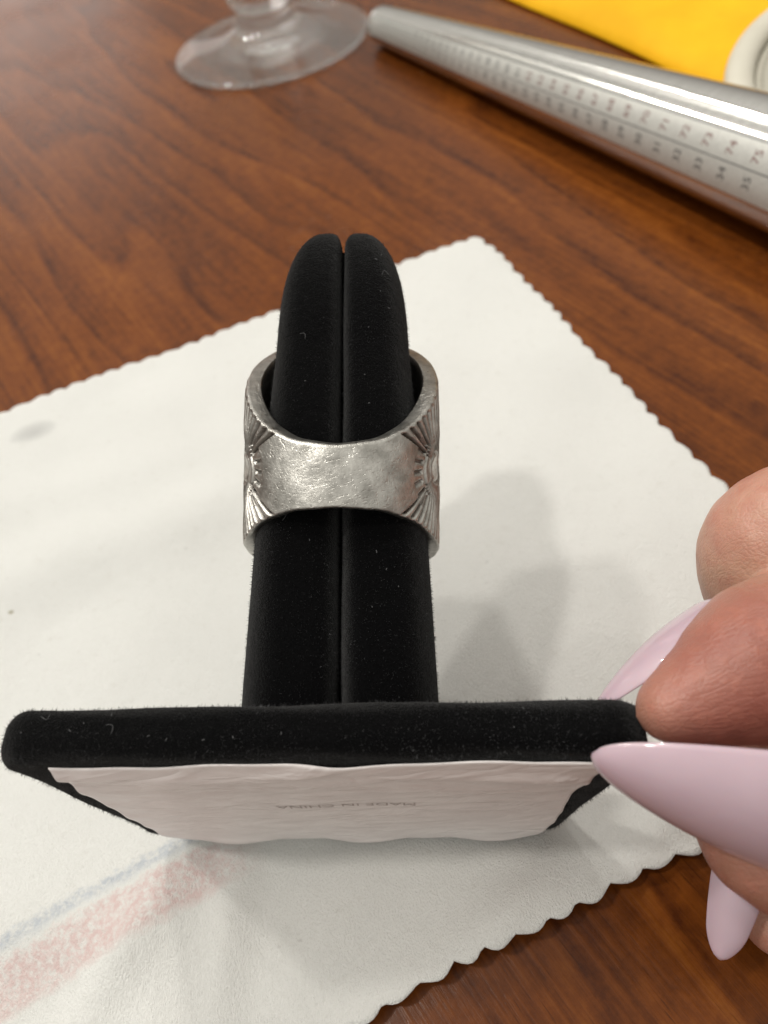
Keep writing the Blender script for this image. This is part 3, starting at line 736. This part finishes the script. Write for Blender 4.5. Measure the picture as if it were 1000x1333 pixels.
# ------------------------------------------------------------------ sizing mandrel
def mandrel():
    a, b = T(494, 31, 5.8), T(1000, 211, 12.4)
    d2 = (b-a)[:2]; L01 = np.hypot(*d2); hd = np.array([*(d2/L01), 0])
    slope = (12.3-5.7)/L01
    Ltot = 300.0; r0 = 5.7; r1 = r0+slope*230
    ax = hd*math.cos(math.atan(slope))+np.array([0, 0, 1])*math.sin(math.atan(slope))
    root = Vector((a[0]*MM, a[1]*MM, (r0+0.15)*MM))
    zx = Vector(ax.tolist()); q = zx.to_track_quat('Z', 'Y')
    prof = [(0.0, 0.0), (3.2, 0.0), (4.7, 0.3), (5.4, 1.0), (5.72, 2.2)]
    for s in np.linspace(4, 230, 40): prof.append((r0+slope*s, s))
    prof += [(r1-0.6, 231.0), (r1-2.5, 231.6), (r1-2.5, 236), (r1-2.0, 238), (9.5, 243), (9.0, 252), (10.0, 275), (10.5, 292), (9.5, 298), (6, 300), (0, 300)]
    ns = 128; V = []
    for r, z in prof:
        for j in range(ns): t = 2*math.pi*j/ns; V.append((r*math.cos(t)*MM, r*math.sin(t)*MM, z*MM))
    f = grid_faces(len(prof), ns, closed_v=True)
    me = bpy.data.meshes.new('ring_mandrel'); me.from_pydata(V, [], f); me.materials.append(M_STEEL)
    me.polygons.foreach_set('use_smooth', [True]*len(me.polygons))
    o = bpy.data.objects.new('ring_mandrel', me); COL.objects.link(o); o.location = root; o.rotation_mode = 'QUATERNION'; o.rotation_quaternion = q
    fix_normals(o)
    tag(o, 'tapered polished steel ring sizing mandrel with printed number scale', 'mandrel')
    # direction to the camera in local coordinates at the near end
    cw = q.inverted() @ (Vector((0, 0, CAM_H*MM))-Vector((b*MM).tolist()))
    phi0 = math.atan2(cw.y, cw.x)
    upl = q.inverted() @ Vector((0, 0, 1)); phiu = math.atan2(upl.y, upl.x)
    dd = (phiu-phi0+math.pi) % (2*math.pi)-math.pi; sg = 1 if dd > 0 else -1      # +sg turns upwards
    def put(V, Fc, s0, ang0, store):
        """flat letters (x reading direction, y letter up) laid round the cone; x goes up the flank, y towards the thin end"""
        k = len(store[0])
        for x, y, _ in V:
            s = s0-y; r = r0+slope*s+0.035
            ph = phi0+sg*(math.radians(ang0)+x/r)
            store[0].append((r*math.cos(ph)*MM, r*math.sin(ph)*MM, s*MM))
        store[1].extend([tuple(i+k for i in q_) for q_ in Fc])
    pos = {35: 160.0}
    for k in range(34, -10, -1): pos[k] = pos[k+1]-(2.5+4.0*max(0, pos[k+1])/160)
    for k in range(36, 60): pos[k] = pos[k-1]+7.7
    blk, red = ([], []), ([], [])
    for nmb in range(-8, 52):
        s = pos[nmb]
        if s < 2.5 or s > 226 or nmb < 1: continue
        r = r0+slope*s; sz = 2.15+0.5*s/160
        V, Fc = text_mesh(str(nmb), sz*0.98); V[:, 0] *= 1.12*min(1, r/12+0.1); put(V, Fc, s, -23, blk)
        V, Fc = text_mesh(str(nmb+40), sz*0.98); V[:, 0] *= 1.12*min(1, r/12+0.1); put(V, Fc, s, 1, red if nmb > 21 else blk)
    def strip(s0, s1, a0, a1, n, store):
        k = len(store[0])
        along = (s1-s0) > 5
        for i in range(n+1):
            e = i/n
            for w_ in (0, 1):
                s = s0+(s1-s0)*(e if along else w_); an = a0+(a1-a0)*(w_ if along else e)
                r = r0+slope*s+0.03; ph = phi0+sg*math.radians(an)
                store[0].append((r*math.cos(ph)*MM, r*math.sin(ph)*MM, s*MM))
        store[1].extend([(k+2*i, k+2*i+2, k+2*i+3, k+2*i+1) for i in range(n)])
    pv = []; na = 14
    for i in range(60):
        s = 2.6+225*i/59; r = r0+slope*s+0.02
        for j in range(na+1):
            ph = phi0+sg*math.radians(-39+53*j/na); pv.append((r*math.cos(ph)*MM, r*math.sin(ph)*MM, s*MM))
    me = bpy.data.meshes.new('scale_panel'); me.from_pydata(pv, [], grid_faces(60, na+1)); me.materials.append(M_FROST)
    me.polygons.foreach_set('use_smooth', [True]*len(me.polygons))
    pn = bpy.data.objects.new('scale_panel', me); COL.objects.link(pn); pn.parent = o
    strip(2.0, 228, -11.6, -10.6, 40, blk)
    strip(2.0, 228, 13.5, 14.3, 40, blk)
    for nm_, st, mt in (('scale_numbers', blk, M_BLACK), ('scale_numbers', red, M_RED)):
        me = bpy.data.meshes.new(nm_); me.from_pydata(st[0], [], st[1]); me.materials.append(mt)
        t = bpy.data.objects.new(nm_, me); COL.objects.link(t); t.parent = o
mandrel()

# ------------------------------------------------------------------ stemmed glass
def glass():
    c = np.array([1.7, 305.9, 0.0])
    prof = [(0, 1.6), (14, 1.6), (24, 1.0), (32, 0.25), (34.6, 0.05), (35.8, 0.5), (36, 1.1), (35.4, 1.8), (32, 2.3), (25, 3.2), (18, 4.7), (12.5, 7.2), (10.2, 10), (9.6, 12.5), (11.2, 14.5), (12.2, 17), (11.4, 19.6), (9.0, 21.6), (6.6, 24), (5.4, 28), (5.0, 36), (5.2, 46), (6.5, 54),
            (12, 60), (22, 67), (31, 78), (36, 94), (37, 112), (35.5, 132), (34, 146), (33.4, 146.6), (32.8, 146), (34.2, 132), (35.6, 112), (34.6, 94), (29.6, 79), (21, 69), (11, 63), (0, 61)]
    # smooth profile
    A = np.array(prof, float); pts = []
    for i in range(len(A)-1):
        p0, p1, p2, p3 = A[max(i-1, 0)], A[i], A[i+1], A[min(i+2, len(A)-1)]
        for k in range(4):
            t = k/4; pts.append(0.5*((2*p1)+(-p0+p2)*t+(2*p0-5*p1+4*p2-p3)*t*t+(-p0+3*p1-3*p2+p3)*t**3))
    pts.append(A[-1]); pts = np.array(pts); pts[:, 0] = np.maximum(pts[:, 0], 0); pts[:, 1] = np.maximum(pts[:, 1], 0.03)
    ns = 128; V = [c+(0, 0, pts[0, 1])]
    body = pts[1:-1]
    for r, z in body:
        for j in range(ns): a = 2*math.pi*j/ns; V.append(c+(r*math.cos(a), r*math.sin(a), z))
    V.append(c+(0, 0, pts[-1, 1])); m = len(body)
    f = grid_faces(m, ns, closed_v=True, off=1)
    f += [(0, 1+(j+1) % ns, 1+j) for j in range(ns)]; e = len(V)-1
    f += [(e, 1+(m-1)*ns+j, 1+(m-1)*ns+(j+1) % ns) for j in range(ns)]
    o = mesh_obj('drinking_glass', V, f, M_GLASS, None, c); fix_normals(o)
    tag(o, 'clear stemmed drinking glass standing by the mandrel tip', 'glass')
glass()

# ------------------------------------------------------------------ yellow mailer
def mailer():
    a, b = T(690, 0, 3.0), T(948, 115, 3.0)
    d = (b-a)[:2]; d /= np.hypot(*d); nrm = np.array([-d[1], d[0]])
    if nrm[0] < 0: nrm = -nrm
    st = a[:2]-d*110; L, Wd = 245.0, 190.0
    nu, nv = 100, 80; top, bot = [], []
    for i in range(nu):
        for j in range(nv):
            u, v = i/(nu-1)*L, j/(nv-1)*Wd
            e = min(u, v, L-u, Wd-v); puff = 1-math.exp(-e/5.0)
            h = 5.0*puff+0.35*puff*math.sin(u*0.16+math.sin(v*0.12))*math.sin(v*0.11+1)*(1 if v < 40 else 0.3)
            p = st+d*u+nrm*(v+0.8*math.sin(u*0.05))
            top.append((p[0], p[1], 1.1+h)); bot.append((p[0], p[1], 0.75-0.65*puff))
    n = nu*nv
    f = grid_faces(nu, nv); fb = [tuple(k+n for k in reversed(q)) for q in f]
    ri = [i*nv for i in range(nu)]+[(nu-1)*nv+j for j in range(1, nv)]+[i*nv+nv-1 for i in range(nu-2, -1, -1)]+[j for j in range(nv-2, 0, -1)]
    fr = [(ri[k], ri[(k+1) % len(ri)], ri[(k+1) % len(ri)]+n, ri[k]+n) for k in range(len(ri))]
    c = st+d*L/2+nrm*Wd/2
    o = mesh_obj('padded_envelope', top+bot, f+fb+fr, M_ENV, None, (c[0], c[1], 0.1)); fix_normals(o)
    tag(o, 'bright yellow padded envelope lying behind the mandrel', 'envelope')
mailer()

# ------------------------------------------------------------------ cream leather tray
def tray():
    c = np.array([177.0, 141.0, 6.3]); R_ = 79.0
    root = empty('leather_tray', c); tag(root, 'cream leather tray with rolled stitched rim on the yellow envelope', 'tray')
    ns = 160
    def lathe(name, prof, mat, closed=False):
        V = []
        for r, z in prof:
            for j in range(ns): a = 2*math.pi*j/ns; V.append(c+(r*math.cos(a), r*math.sin(a), z))
        f = grid_faces(len(prof), ns, closed_u=closed, closed_v=True)
        if not closed: f.append(tuple(range(ns))); f.append(tuple((len(prof)-1)*ns+j for j in reversed(range(ns))))
        o = mesh_obj(name, V, f, mat, root, c); fix_normals(o); return o
    lathe('body', [(R_-6, 0), (R_-2.5, 0.3), (R_-1.2, 1.5), (R_-1.0, 5.0), (R_-3.6, 5.0), (R_-5.0, 4.2), (R_-9.5, 3.2), (R_-10.0, 1.2)], M_LEATHER)
    lathe('rim_roll', [(R_-3.4+3.4*math.cos(a), 6.4+2.3*math.sin(a)) for a in np.linspace(0, 2*math.pi, 17)[:-1]], M_LEATHER, True)
    lathe('lining', [(R_-10.2, 0.4), (R_-6.2, 5.6), (R_-8.4, 5.9), (R_-13, 4.6), (R_-22, 3.0), (R_-40, 2.3)], M_LINING)
    Vs, Fs = [], []
    for k in range(150):
        a0 = 2*math.pi*k/150; pts = []
        for t in np.linspace(0, 1, 5):
            a = a0+t*0.027; rr = R_-8.6; pts.append(c+(rr*math.cos(a), rr*math.sin(a), 5.85+0.35*math.sin(t*math.pi)))
        v, f = tube(pts, 0.24, 5)
        mesh_obj('stitch', v, f, M_THREAD, root, c)
tray()
